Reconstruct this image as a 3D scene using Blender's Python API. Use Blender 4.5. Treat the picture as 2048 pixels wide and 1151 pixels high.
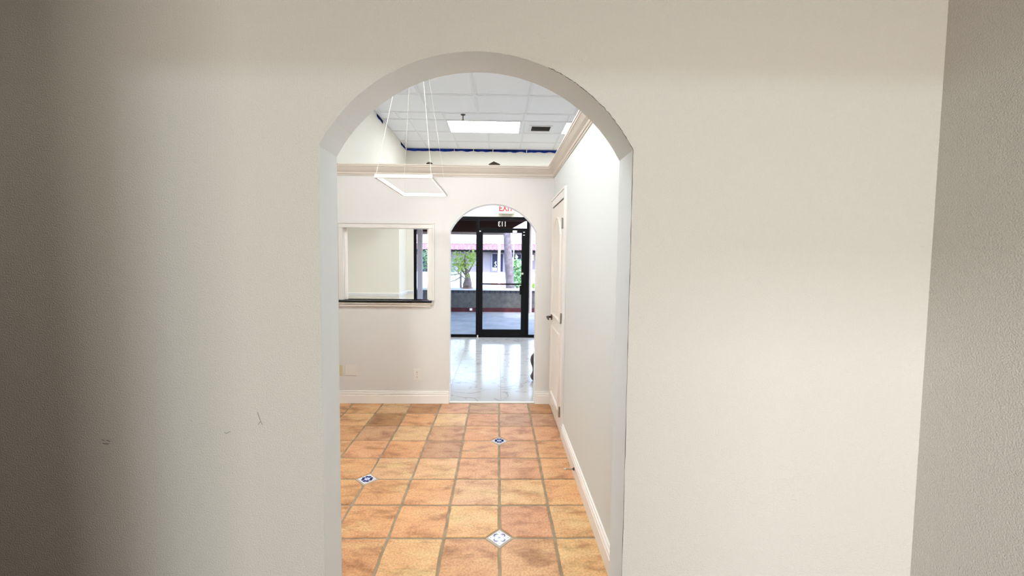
import bpy, bmesh, math, random
from mathutils import Vector, Matrix, noise
R = math.radians
scene = bpy.context.scene
for o in list(bpy.data.objects): bpy.data.objects.remove(o)
col = scene.collection

# ------------------------------------------------------------------ camera
F, PITCH, YAW, ROLL, CAMZ = 832.4, .0561, .0179, .010, 1.53
fw = Vector((math.sin(YAW)*math.cos(PITCH), math.cos(YAW)*math.cos(PITCH), -math.sin(PITCH)))
rt = Vector((math.cos(YAW), -math.sin(YAW), 0)); up = rt.cross(fw)
rt2 = rt*math.cos(ROLL)+up*math.sin(ROLL); up2 = up*math.cos(ROLL)-rt*math.sin(ROLL)
cd = bpy.data.cameras.new('camera'); cam = bpy.data.objects.new('camera', cd); col.objects.link(cam)
m = Matrix.Identity(4)
for i in range(3): m[i][0] = rt2[i]; m[i][1] = up2[i]; m[i][2] = -fw[i]
m[0][3], m[1][3], m[2][3] = 0, 0, CAMZ
cam.matrix_world = m
cd.sensor_width = 36; cd.sensor_fit = 'HORIZONTAL'; cd.lens = F/2048*36
cd.shift_x = 12.1/2048; cd.shift_y = -13.05/2048; cd.clip_start = .02; cd.clip_end = 300
scene.camera = cam

# ------------------------------------------------------------------ world, sun, exposure
scene.view_settings.view_transform = 'Standard'; scene.view_settings.look = 'None'
scene.view_settings.gamma = 1; scene.view_settings.exposure = 1.0
w = bpy.data.worlds.new('sky'); scene.world = w; w.use_nodes = True
nt = w.node_tree; bg = nt.nodes['Background']
sky = nt.nodes.new('ShaderNodeTexSky'); sky.sky_type = 'NISHITA'; sky.sun_disc = False
sky.sun_elevation = R(55); sky.sun_rotation = R(150); sky.air_density = 1; sky.dust_density = 1.5
nt.links.new(sky.outputs[0], bg.inputs[0]); bg.inputs[1].default_value = .6

def lamp(name, kind, loc, target, power, color, size=None, size_y=None, angle=None, spread=None):
    d = bpy.data.lights.new(name, kind); o = bpy.data.objects.new(name, d); col.objects.link(o)
    o.location = loc; d.energy = power; d.color = color
    o.rotation_euler = (Vector(target)-Vector(loc)).to_track_quat('-Z', 'Y').to_euler()
    if kind == 'AREA':
        d.shape = 'RECTANGLE'; d.size = size; d.size_y = size_y or size
        if spread: d.spread = spread
    if angle: d.angle = angle
    return o
lamp('sun', 'SUN', (4, 8, 20), (-2, 22, 0), .85, (1, .95, .88), angle=R(.6))
# daylight and hall light arriving through the doorway behind the camera
lamp('doorway_daylight', 'AREA', (.2, -4.2, 2.075), (-.1, 1.15, 1.2), 19, (.66, .92, 1.0), .15, .06)
lamp('hall_window_daylight', 'AREA', (-.9, -3.5, 2.45), (1.0, 1.0, 1.0), 37, (.92, .94, 1.0), .34, .2)
lamp('hall_lamp', 'AREA', (.18, -4.2, 1.45), (.1, 1.15, 1.5), 69, (1.0, .965, .88), .48, .22)
lamp('room_fill_light', 'AREA', (.75, -.3, 2.5), (.75, -.15, 0), 4.0, (1.0, .92, .78), .3, .3)  # unseen warm fill, added to light the right of the near wall
lamp('corner_fill_light', 'AREA', (-1.1, .2, 2.55), (-1.1, .25, 0), 1.8, (1.0, .92, .76), .2, .2)  # unseen fill added to lift the upper left of the near wall

# ------------------------------------------------------------------ materials
def mat(name, base, rough=.6, spec=.5, metal=0, emit=None, estr=0, bump=None, vary=None, var_scale=3):
    mt = bpy.data.materials.new(name); mt.use_nodes = True; t = mt.node_tree; b = t.nodes['Principled BSDF']
    b.inputs['Base Color'].default_value = (*base, 1); b.inputs['Roughness'].default_value = rough
    b.inputs['Specular IOR Level'].default_value = spec; b.inputs['Metallic'].default_value = metal
    if emit: b.inputs['Emission Color'].default_value = (*emit, 1); b.inputs['Emission Strength'].default_value = estr
    tc = t.nodes.new('ShaderNodeTexCoord')
    if vary is not None:
        n = t.nodes.new('ShaderNodeTexNoise'); n.inputs['Scale'].default_value = var_scale; n.inputs['Detail'].default_value = 5
        t.links.new(tc.outputs['Object'], n.inputs['Vector'])
        r = t.nodes.new('ShaderNodeValToRGB'); r.color_ramp.elements[0].position = .3; r.color_ramp.elements[1].position = .7
        r.color_ramp.elements[0].color = (*vary, 1); r.color_ramp.elements[1].color = (*base, 1)
        t.links.new(n.outputs['Fac'], r.inputs[0]); t.links.new(r.outputs[0], b.inputs['Base Color'])
    if bump:
        n2 = t.nodes.new('ShaderNodeTexNoise'); n2.inputs['Scale'].default_value = bump[0]; n2.inputs['Detail'].default_value = 2
        t.links.new(tc.outputs['Object'], n2.inputs['Vector'])
        bp = t.nodes.new('ShaderNodeBump'); bp.inputs['Strength'].default_value = bump[1]; bp.inputs['Distance'].default_value = bump[2]
        t.links.new(n2.outputs['Fac'], bp.inputs['Height']); t.links.new(bp.outputs[0], b.inputs['Normal'])
    return mt
def glass_mat(name, tint=(1, 1, 1), refl=.06):
    mt = bpy.data.materials.new(name); mt.use_nodes = True; t = mt.node_tree; t.nodes.clear()
    o = t.nodes.new('ShaderNodeOutputMaterial'); mx = t.nodes.new('ShaderNodeMixShader')
    tr = t.nodes.new('ShaderNodeBsdfTransparent'); tr.inputs[0].default_value = (*tint, 1)
    gl = t.nodes.new('ShaderNodeBsdfGlossy'); gl.inputs['Roughness'].default_value = .01
    lw = t.nodes.new('ShaderNodeLayerWeight'); lw.inputs['Blend'].default_value = .5; fr = t.nodes.new('ShaderNodeMath'); fr.operation = 'POWER'; fr.inputs[1].default_value = 4; t.links.new(lw.outputs['Facing'], fr.inputs[0])
    t.links.new(fr.outputs[0], mx.inputs[0]); t.links.new(tr.outputs[0], mx.inputs[1]); t.links.new(gl.outputs[0], mx.inputs[2])
    t.links.new(mx.outputs[0], o.inputs[0]); return mt

M = {}
M['wall_warm'] = mat('wall_warm_paint', (.77, .725, .675), .75, .3, bump=(260, .8, .003))
M['low_bounce'] = mat('low_bounce_brown', (.12, .10, .08), .8, .2)  # unseen surfaces of the camera's room, made dark to keep bounced light low
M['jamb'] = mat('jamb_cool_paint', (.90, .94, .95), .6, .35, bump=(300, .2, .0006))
M['wall_cool'] = mat('wall_cool_paint', (.72, .75, .745), .65, .35, bump=(300, .2, .0006))
M['wall_back'] = mat('wall_offwhite_paint', (.72, .705, .685), .65, .35, bump=(300, .2, .0006))
M['wall_cream'] = mat('wall_cream_paint', (.78, .752, .665), .7, .3, bump=(200, .2, .0006))
M['trim'] = mat('trim_white_enamel', (.91, .88, .84), .35, .5)
M['casing'] = mat('window_casing_paint', (.75, .72, .68), .45, .4)
M['crown'] = mat('crown_white_paint', (.68, .62, .55), .5, .4)
M['door'] = mat('door_white_enamel', (.86, .80, .73), .35, .5)
M['ceiling'] = mat('ceiling_tile_white', (.89, .88, .88), .9, .1, bump=(160, .3, .002))
M['tbar'] = mat('ceiling_grid_white', (.80, .79, .78), .5, .3)
M['black'] = mat('black_anodised_aluminium', (.004, .004, .005), .6, .12)
M['granite'] = mat('black_polished_sill', (.004, .004, .005), .2, .5)
M['bronze'] = mat('dark_bronze_metal', (.10, .075, .06), .35, .5, .8)
M['steel'] = mat('brushed_nickel', (.42, .40, .37), .35, .5, .9)
M['tape'] = mat('blue_painters_tape', (.010, .045, .42), .6, .3, vary=(.015, .07, .55), var_scale=30)
M['plastic'] = mat('white_plastic', (.78, .74, .69), .35, .5)
M['almond'] = mat('almond_plastic', (.66, .58, .33), .4, .5)
M['slot'] = mat('dark_slot', (.03, .025, .02), .6)
M['rubber'] = mat('white_rubber', (.85, .83, .78), .5)
M['panel'] = mat('light_panel_glow', (.9, .9, .9), .5, emit=(.92, .96, 1), estr=14.5)
M['panel_low'] = mat('alcove_fill_glow', (.9, .9, .9), .5, emit=(1, .97, .92), estr=2.2)
M['panel_mid'] = mat('added_panel_glow', (.9, .9, .9), .5, emit=(.95, .97, 1), estr=14)
M['led'] = mat('led_strip_glow', (1, 1, 1), .5, emit=(1, .98, .95), estr=1.5)
M['lamp_white'] = mat('white_lamp_housing', (.70, .68, .62), .4)
M['wire'] = mat('pale_wire', (.80, .78, .70), .4)
M['vent_dark'] = mat('vent_shadow_black', (.012, .012, .012), .8)
M['grout'] = mat('brown_sanded_grout', (.27, .20, .13), .9, .2, vary=(.40, .33, .23), var_scale=14, bump=(300, .5, .002))
M['blue_glaze'] = mat('cobalt_glaze', (.008, .02, .16), .15, .6)
M['blue_pale'] = mat('pale_blue_glaze', (.33, .42, .68), .15, .6)
M['white_glaze'] = mat('white_glaze', (.82, .83, .86), .12, .6)
M['inset_border'] = mat('inset_grey_grout', (.50, .44, .37), .8)
M['glass'] = glass_mat('clear_glass')
M['white_paint'] = mat('white_vinyl', (.9, .9, .9), .5)
M['sign_box'] = mat('exit_sign_housing', (.80, .74, .62), .5)
M['sign_face'] = mat('exit_sign_lit_face', (.9, .7, .65), .5, emit=(1, .5, .42), estr=.12)
M['sign_red'] = mat('exit_sign_red', (.45, .01, .01), .5, emit=(.9, .01, .01), estr=.12)
M['dark_brown'] = mat('dark_brown_wood', (.045, .022, .015), .5)

def tile_mat():
    mt = bpy.data.materials.new('terracotta_saltillo'); mt.use_nodes = True; t = mt.node_tree; b = t.nodes['Principled BSDF']
    L = t.links.new; N = t.nodes.new
    a = N('ShaderNodeAttribute'); a.attribute_name = 'tint'
    k = N('ShaderNodeAttribute'); k.attribute_name = 'blot'
    tc = N('ShaderNodeTexCoord'); mp = N('ShaderNodeMapping'); mp.inputs['Scale'].default_value = (3.4, 6.5, 1)
    L(tc.outputs['Object'], mp.inputs[0])
    ad = N('ShaderNodeVectorMath'); ad.operation = 'ADD'; L(mp.outputs[0], ad.inputs[0]); L(k.outputs['Vector'], ad.inputs[1])
    n = N('ShaderNodeTexNoise'); n.inputs['Scale'].default_value = 1.6; n.inputs['Detail'].default_value = 8; n.inputs['Roughness'].default_value = .62; n.inputs['Distortion'].default_value = .3
    L(ad.outputs[0], n.inputs['Vector'])
    cr = N('ShaderNodeValToRGB'); e = cr.color_ramp.elements
    e[0].position = .34; e[0].color = (.62, .54, .46, 1); e[1].position = .70; e[1].color = (1.12, 1.22, 1.22, 1)
    e2 = cr.color_ramp.elements.new(.50); e2.color = (1, 1, 1, 1)
    L(n.outputs['Fac'], cr.inputs[0])
    mu = N('ShaderNodeMixRGB'); mu.blend_type = 'MULTIPLY'; mu.inputs[0].default_value = 1; L(a.outputs['Color'], mu.inputs[1]); L(cr.outputs[0], mu.inputs[2])
    mp2 = N('ShaderNodeMapping'); mp2.inputs['Scale'].default_value = (5.5, 11, 1); L(tc.outputs['Object'], mp2.inputs[0])
    ad2 = N('ShaderNodeVectorMath'); ad2.operation = 'ADD'; L(mp2.outputs[0], ad2.inputs[0]); L(k.outputs['Vector'], ad2.inputs[1])
    ny = N('ShaderNodeTexNoise'); ny.inputs['Scale'].default_value = .9; ny.inputs['Detail'].default_value = 7; ny.inputs['Roughness'].default_value = .6; L(ad2.outputs[0], ny.inputs['Vector'])
    m1 = N('ShaderNodeMath'); m1.operation = 'MULTIPLY_ADD'; m1.inputs[1].default_value = .34; L(k.outputs['Alpha'], m1.inputs[0]); m1.inputs[2].default_value = -.67
    m2 = N('ShaderNodeMath'); m2.operation = 'ADD'; L(ny.outputs['Fac'], m2.inputs[0]); L(m1.outputs[0], m2.inputs[1])
    m3 = N('ShaderNodeMath'); m3.operation = 'MULTIPLY'; m3.use_clamp = True; m3.inputs[1].default_value = 6; L(m2.outputs[0], m3.inputs[0])
    m4 = N('ShaderNodeMath'); m4.operation = 'MULTIPLY'; m4.inputs[1].default_value = .62; L(m3.outputs[0], m4.inputs[0])
    my = N('ShaderNodeMixRGB'); my.inputs[2].default_value = (.77, .57, .27, 1); L(m4.outputs[0], my.inputs[0]); L(mu.outputs[0], my.inputs[1]); mu = my
    n2 = N('ShaderNodeTexNoise'); n2.inputs['Scale'].default_value = 90; n2.inputs['Detail'].default_value = 4; L(tc.outputs['Object'], n2.inputs['Vector'])
    cr2 = N('ShaderNodeValToRGB'); cr2.color_ramp.elements[0].position = .3; cr2.color_ramp.elements[0].color = (.74, .69, .62, 1); cr2.color_ramp.elements[1].position = .6; cr2.color_ramp.elements[1].color = (1.12, 1.12, 1.12, 1)
    L(n2.outputs['Fac'], cr2.inputs[0])
    mu2 = N('ShaderNodeMixRGB'); mu2.blend_type = 'MULTIPLY'; mu2.inputs[0].default_value = .8; L(mu.outputs[0], mu2.inputs[1]); L(cr2.outputs[0], mu2.inputs[2])
    L(mu2.outputs[0], b.inputs['Base Color'])
    b.inputs['Roughness'].default_value = .42; b.inputs['Specular IOR Level'].default_value = .45
    bp = N('ShaderNodeBump'); bp.inputs['Strength'].default_value = .35; bp.inputs['Distance'].default_value = .003
    n3 = N('ShaderNodeTexNoise'); n3.inputs['Scale'].default_value = 22; n3.inputs['Detail'].default_value = 5; L(tc.outputs['Object'], n3.inputs['Vector'])
    L(n3.outputs['Fac'], bp.inputs['Height']); L(bp.outputs[0], b.inputs['Normal'])
    return mt
M['tile'] = tile_mat()
def marble_mat():
    mt = bpy.data.materials.new('white_marble_tile'); mt.use_nodes = True; t = mt.node_tree; b = t.nodes['Principled BSDF']
    L = t.links.new; N = t.nodes.new
    tc = N('ShaderNodeTexCoord'); at = N('ShaderNodeAttribute'); at.attribute_name = 'blot'
    ad = N('ShaderNodeVectorMath'); ad.operation = 'ADD'; L(tc.outputs['Object'], ad.inputs[0]); L(at.outputs['Vector'], ad.inputs[1])
    n = N('ShaderNodeTexNoise'); n.inputs['Scale'].default_value = 1.7; n.inputs['Detail'].default_value = 6; n.inputs['Distortion'].default_value = 1.4
    L(ad.outputs[0], n.inputs['Vector'])
    cr = N('ShaderNodeValToRGB'); e = cr.color_ramp.elements
    e[0].position = .485; e[0].color = (.56, .55, .54, 1); e[1].position = .515; e[1].color = (.56, .55, .54, 1)
    x = e.new(.50); x.color = (.36, .35, .34, 1)
    L(n.outputs['Fac'], cr.inputs[0]); L(cr.outputs[0], b.inputs['Base Color'])
    b.inputs['Roughness'].default_value = .13; b.inputs['Specular IOR Level'].default_value = .6
    return mt
M['marble'] = marble_mat()
M['marble_grout'] = mat('pale_grey_grout', (.30, .28, .26), .8)

# ------------------------------------------------------------------ builders
def obj(name, bm, mats, parent=None, smooth=False):
    me = bpy.data.meshes.new(name); bm.to_mesh(me); bm.free()
    for mm in (mats if isinstance(mats, (list, tuple)) else [mats]): me.materials.append(mm)
    if smooth:
        for p in me.polygons: p.use_smooth = True
    o = bpy.data.objects.new(name, me); col.objects.link(o)
    if parent: o.parent = parent
    return o
def tag(o, label=None, cat=None, group=None, kind=None):
    if label: o['label'] = label
    if cat: o['category'] = cat
    if group: o['group'] = group
    if kind: o['kind'] = kind
    return o
def thing(name, label, cat, loc=(0, 0, 0), group=None, kind=None):
    o = bpy.data.objects.new(name, None); o.empty_display_size = .05; col.objects.link(o); o.location = loc
    return tag(o, label, cat, group, kind)
def BM(): return bmesh.new()
def quad(bm, pts, mi=0):
    f = bm.faces.new([bm.verts.new(p) for p in pts]); f.material_index = mi; return f
def box(bm, x0, x1, y0, y1, z0, z1, mi=0, bev=0):
    vs = [bm.verts.new((x, y, z)) for z in (z0, z1) for y in (y0, y1) for x in (x0, x1)]
    fs = [bm.faces.new([vs[i] for i in q]) for q in ((0, 2, 3, 1), (4, 5, 7, 6), (0, 1, 5, 4), (2, 6, 7, 3), (0, 4, 6, 2), (1, 3, 7, 5))]
    for f in fs: f.material_index = mi
    if bev: 
        es = list({e for f in fs for e in f.edges})
        r = bmesh.ops.bevel(bm, geom=es, offset=bev, segments=2, affect='EDGES', profile=.5)
        for f in r['faces']: f.material_index = mi
    return fs
def tube(bm, pts, r, n=8, mi=0, cap=True):
    pts = [Vector(p) for p in pts]; rs = r if isinstance(r, (list, tuple)) else [r]*len(pts); rings = []
    ref = None
    for i, p in enumerate(pts):
        d = (pts[min(i+1, len(pts)-1)]-pts[max(i-1, 0)]).normalized()
        a = Vector((0, 0, 1)) if abs(d.z) < .9 else Vector((1, 0, 0))
        if ref is None: ref = a
        u = d.cross(ref if abs(d.dot(ref)) < .95 else a).normalized(); v = d.cross(u).normalized()
        rings.append([bm.verts.new(p+(u*math.cos(2*math.pi*k/n)+v*math.sin(2*math.pi*k/n))*rs[i]) for k in range(n)])
    for a, b in zip(rings, rings[1:]):
        for k in range(n):
            f = bm.faces.new((a[k], a[(k+1) % n], b[(k+1) % n], b[k])); f.material_index = mi
    if cap:
        for rr in (rings[0], rings[-1]):
            f = bm.faces.new(rr); f.material_index = mi
def lathe(bm, c, prof, n=24, mi=0):
    rings = [[bm.verts.new((c[0]+r*math.cos(2*math.pi*k/n), c[1]+r*math.sin(2*math.pi*k/n), c[2]+z)) for k in range(n)] for r, z in prof]
    for a, b in zip(rings, rings[1:]):
        for k in range(n):
            f = bm.faces.new((a[k], a[(k+1) % n], b[(k+1) % n], b[k])); f.material_index = mi
    for rr in (rings[0], rings[-1]):
        f = bm.faces.new(rr); f.material_index = mi
def sweep(bm, prof, a, b, out, mi=0, ma=0, mb=0):
    """profile [(outward, z)] swept from a to b (xy points); out = outward xy vector; ma/mb mitre factors"""
    a = Vector((*a, 0)); b = Vector((*b, 0)); out = Vector((*out, 0)); d = (b-a).normalized()
    A = [bm.verts.new(a+out*o_+d*o_*ma+Vector((0, 0, z))) for o_, z in prof]
    B = [bm.verts.new(b+out*o_-d*o_*mb+Vector((0, 0, z))) for o_, z in prof]
    n = len(prof)
    for i in range(n):
        f = bm.faces.new((A[i], A[(i+1) % n], B[(i+1) % n], B[i])); f.material_index = mi
    for q in (A, B):
        f = bm.faces.new(q); f.material_index = mi
def fixn(bm): bmesh.ops.recalc_face_normals(bm, faces=bm.faces)

def hole_wall(x0, x1, z0, z1, y0, y1, holes):
    """wall facing -Y at y0 and +Y at y1; holes: (xl, xr, bottom, top_fn, n). Materials 0 front, 1 back, 2 reveal"""
    bm = BM(); xs = [x0]; cur = x0
    spans = []
    for xl, xr, zb, top, n in sorted(holes, key=lambda h: h[0]):
        if xl > cur: spans.append((cur, xl, None))
        for i in range(n): spans.append((xl+(xr-xl)*i/n, xl+(xr-xl)*(i+1)/n, (zb, top)))
        for x in (xl, xr):
            t = top(x); quad(bm, [(x, y0, zb), (x, y1, zb), (x, y1, t), (x, y0, t)], 2)
        cur = xr
    if cur < x1: spans.append((cur, x1, None))
    for a, b, h in spans:
        segs = [(z0, z0, z1, z1)] if h is None else ([(z0, z0, h[0], h[0])] if h[0] > z0 else [])+[(h[1](a), h[1](b), z1, z1)]
        for (la, lb, ua, ub) in segs:
            quad(bm, [(a, y0, la), (b, y0, lb), (b, y0, ub), (a, y0, ua)], 0)
            quad(bm, [(a, y1, la), (a, y1, ua), (b, y1, ub), (b, y1, lb)], 1)
        if h is not None:
            quad(bm, [(a, y0, h[1](a)), (a, y1, h[1](a)), (b, y1, h[1](b)), (b, y0, h[1](b))], 2)
            if h[0] > z0: quad(bm, [(a, y0, h[0]), (b, y0, h[0]), (b, y1, h[0]), (a, y1, h[0])], 2)
    quad(bm, [(x0, y0, z1), (x1, y0, z1), (x1, y1, z1), (x0, y1, z1)], 1)
    quad(bm, [(x0, y0, z0), (x0, y0, z1), (x0, y1, z1), (x0, y1, z0)], 1)
    quad(bm, [(x1, y0, z0), (x1, y1, z0), (x1, y1, z1), (x1, y0, z1)], 1)
    bmesh.ops.remove_doubles(bm, verts=bm.verts, dist=1e-5); fixn(bm)
    return bm
def arc_top(xl, xr, zs, zt):
    c = (xl+xr)/2; hw = (xr-xl)/2; ri = zt-zs; rad = (hw*hw+ri*ri)/(2*ri)
    return lambda x: zt-rad+math.sqrt(max(rad*rad-(x-c)**2, 0))

# main levels
YN0, YN1 = 1.15, 1.277            # near wall faces
YB0, YB1 = 4.314, 4.434           # partition faces
YF = 7.98                         # shop front inner face
XL, XR = -1.76, .56               # left wall, right wall faces
HC = 3.575                        # ceiling
HP = 2.445                        # partition height
HN = 2.62                         # ceiling of the room the camera is in
XS = 1.215                        # side wall of the camera's room

# ------------------------------------------------------------------ near arched wall and camera's room
AX0, AX1 = -.489, .364
near_top = arc_top(AX0, AX1, 1.828, 2.082)
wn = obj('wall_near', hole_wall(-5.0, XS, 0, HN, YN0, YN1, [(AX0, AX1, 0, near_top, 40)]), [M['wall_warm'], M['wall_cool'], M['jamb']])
tag(wn, 'warm off-white wall in front with the large round-headed opening', 'wall', kind='structure')
bm = BM(); box(bm, -5.0, 3.6, YN0+.02, YN1, HN, HC)
tag(obj('wall_near_upper', bm, M['wall_cool']), 'upper wall above the near arch on its far side', 'wall', kind='structure')
bm = BM(); box(bm, XS, XS+.12, -1.6, YN0, 0, HN)
tag(obj('wall_side', bm, M['wall_warm']), 'off-white side wall at the right edge beside the near arch wall', 'wall', kind='structure')
bm = BM(); box(bm, -5.12, -5.0, -1.6, YN0, 0, HN)
tag(obj('wall_side_left', bm, M['low_bounce']), 'far left side wall of the room before the arch', 'wall', kind='structure')
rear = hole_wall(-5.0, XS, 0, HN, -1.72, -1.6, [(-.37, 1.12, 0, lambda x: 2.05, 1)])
tag(obj('wall_rear', rear, [M['low_bounce']]*3), 'rear wall behind the viewpoint with a doorway', 'wall', kind='structure')
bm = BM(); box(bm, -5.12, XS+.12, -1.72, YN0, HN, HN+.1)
tag(obj('ceiling_near', bm, M['low_bounce']), 'plain ceiling of the room before the arch', 'ceiling', kind='structure')

# thin crack of old caulk round the right edge of the opening, and scuffs on the wall
random.seed(4)
bm = BM(); pts = []
for i in range(60):
    x = .13+(AX1-.13)*i/59; pts.append((x+random.uniform(-.0008, .0008), YN0-.0004, near_top(x)+.001+random.uniform(-.0008, .0008)))
for i in range(40):
    pts.append((AX1+.0006+random.uniform(-.0006, .0006), YN0-.0004, 1.828-.045*(i+1)))
tube(bm, pts, [.0003+random.uniform(0, .0006) for _ in pts], 5)
obj('caulk_crack', bm, M['slot'], wn)
def scuff(paths, name='scuff_mark', mt=None, r=.0007):
    bm = BM()
    for p in paths: tube(bm, [(x, YN0-.0003, z) for x, z in p], r, 5)
    return obj(name, bm, mt or M['scuff'], wn)
M['scuff'] = mat('grey_pencil_scuff', (.22, .22, .21), .9)
def nx(u): return (u-997)/832.4*YN0
def nz(v): return 1.53-(v-515.6)/832.4*YN0
def wp(u, v):                      # point of the near wall's face seen along a ray of the lens
    d = fw+rt2*((u-1011.9)/F)-up2*((v-562.45)/F); t = YN0/d.y
    return (d.x*t, CAMZ+d.z*t)
scuff([[wp(515, 824), wp(518, 832), wp(521, 840), wp(525, 849)], [wp(521, 842), wp(516, 849)]])
scuff([[wp(449, 864), wp(453, 866), wp(461, 862)]])
scuff([[wp(204, 878), wp(209, 880)], [wp(214, 879), wp(220, 882)], [wp(206, 886), wp(218, 887)]], r=.0012)

# ------------------------------------------------------------------ middle room shell
bm = hole_wall(XL-.12, XR+.12, 0, HP, YB0, YB1, [(-.507, .388, 0, arc_top(-.507, .388, 1.80, 2.083), 40), (-1.602, -.722, 1.083, lambda x: 1.824, 1)])
wb = obj('wall_back', bm, [M['wall_back'], M['wall_cream'], M['trim']])
tag(wb, 'off-white partition with small arch and pass-through window', 'wall', kind='structure')
bm = BM(); box(bm, XR, XR+.12, YN1, YB0, 0, HP)
tag(obj('wall_right', bm, M['wall_cool']), 'pale cool grey wall right of the terracotta floor', 'wall', kind='structure')
bm = BM(); box(bm, XL-.12, XL, YN1, YB1, 0, HC); box(bm, XL-.12, XL, YB1, YF, 2.3, HC); box(bm, XL-.12, XL, 7.4, YF, 0, 2.3)
tag(obj('wall_left', bm, M['wall_cream']), 'tall cream wall on the left rising to the ceiling', 'wall', kind='structure')
bm = BM(); box(bm, -3.6, XL-.12, 7.4, 7.52, 0, 2.42); box(bm, -3.72, -3.6, YB1, 7.52, 0, 2.42); box(bm, -3.6, XL-.12, YB1-.12, YB1, 0, 2.42)
tag(obj('wall_alcove', bm, M['wall_cream']), 'pale wall of the reception alcove seen through the pass-through', 'wall', kind='structure')
bm = BM(); box(bm, -3.72, XL-.12, YB1-.12, 7.52, 2.42, 2.5)
tag(obj('ceiling_alcove', bm, M['ceiling']), 'low ceiling of the reception alcove', 'ceiling', kind='structure')
bm = BM(); box(bm, 3.5, 3.62, YN1, YF, 0, HC)
tag(obj('wall_far_right', bm, M['wall_cream']), 'outer right wall beyond the low partition', 'wall', kind='structure')
# far wall above and left of the shop front
SF0, SF1, SFT = -1.62, 2.3, 2.312
bm = BM(); box(bm, XL, SF0, YF, YF+.12, 0, SFT); box(bm, XL, 3.5, YF, YF+.12, SFT, HC); box(bm, SF1, 3.5, YF, YF+.12, 0, SFT)
tag(obj('wall_far', bm, M['wall_cream']), 'cream wall above the black shop front', 'wall', kind='structure')

# ceiling with a grid of panels
bm = BM()
ys = [YN1, 1.957, 2.64, 3.323, 4.006, 4.689, 5.372, 6.03, 6.345, 6.935, 7.50, YF]
def xcols(y):
    if y < 6.1: return [XL, -1.683, -1.0, -.316, .367, 1.05, 1.733, 2.416, 3.1, 3.5]
    if y < 6.6: return [XL, -1.48, -.815, .345, 1.0, 2.2, 2.9, 3.5]
    return [XL, -1.35, -.775, -.19, .38, 1.0, 1.6, 2.2, 2.9, 3.5]
for ya, yb in zip(ys, ys[1:]):
    xc = xcols((ya+yb)/2)
    for xa, xb in zip(xc, xc[1:]):
        g = .0125
        if xb-xa < .06 or yb-ya < .06: quad(bm, [(xa, ya, HC), (xa, yb, HC), (xb, yb, HC), (xb, ya, HC)], 1); continue
        o = [(xa, ya), (xb, ya), (xb, yb), (xa, yb)]; s1 = [(xa+g, ya+g), (xb-g, ya+g), (xb-g, yb-g), (xa+g, yb-g)]
        s2 = [(xa+g+.004, ya+g+.004), (xb-g-.004, ya+g+.004), (xb-g-.004, yb-g-.004), (xa+g+.004, yb-g-.004)]
        s3 = [(xa+g+.022, ya+g+.022), (xb-g-.022, ya+g+.022), (xb-g-.022, yb-g-.022), (xa+g+.022, yb-g-.022)]
        for k in range(4):
            l = (k+1) % 4
            quad(bm, [(*o[k], HC), (*s1[k], HC), (*s1[l], HC), (*o[l], HC)], 1)
            quad(bm, [(*s1[k], HC), (*s1[k], HC+.006), (*s1[l], HC+.006), (*s1[l], HC)], 0)
            quad(bm, [(*s1[k], HC+.006), (*s3[k], HC+.006), (*s3[l], HC+.006), (*s1[l], HC+.006)], 0)
            quad(bm, [(*s3[k], HC+.006), (*s3[k], HC+.002), (*s3[l], HC+.002), (*s3[l], HC+.006)], 0)
        quad(bm, [(*p, HC+.002) for p in reversed(s3)], 0)
box(bm, XL-.12, 3.62, YN1, YF+.12, HC+.02, HC+.1)
tag(obj('ceiling', bm, [M['ceiling'], M['tbar']]), 'white suspended ceiling of square panels', 'ceiling', kind='structure')

# ------------------------------------------------------------------ terracotta floor
random.seed(11)
X0, Y0, TW = .0177, 4.0244, .304
inserts = {(0, 2), (0, 6), (-3, 4), (-3, 8), (0, 10), (-6, 2), (-6, 6)}
PAL = {'o': (.71, .375, .19), 'p': (.67, .36, .205), 'y': (.73, .42, .21), 'b': (.50, .25, .115), 'd': (.56, .315, .19), 'l': (.70, .43, .25)}
YEL = {'o': .36, 'p': .2, 'y': .60, 'b': .2, 'd': .1, 'l': .52}
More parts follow.
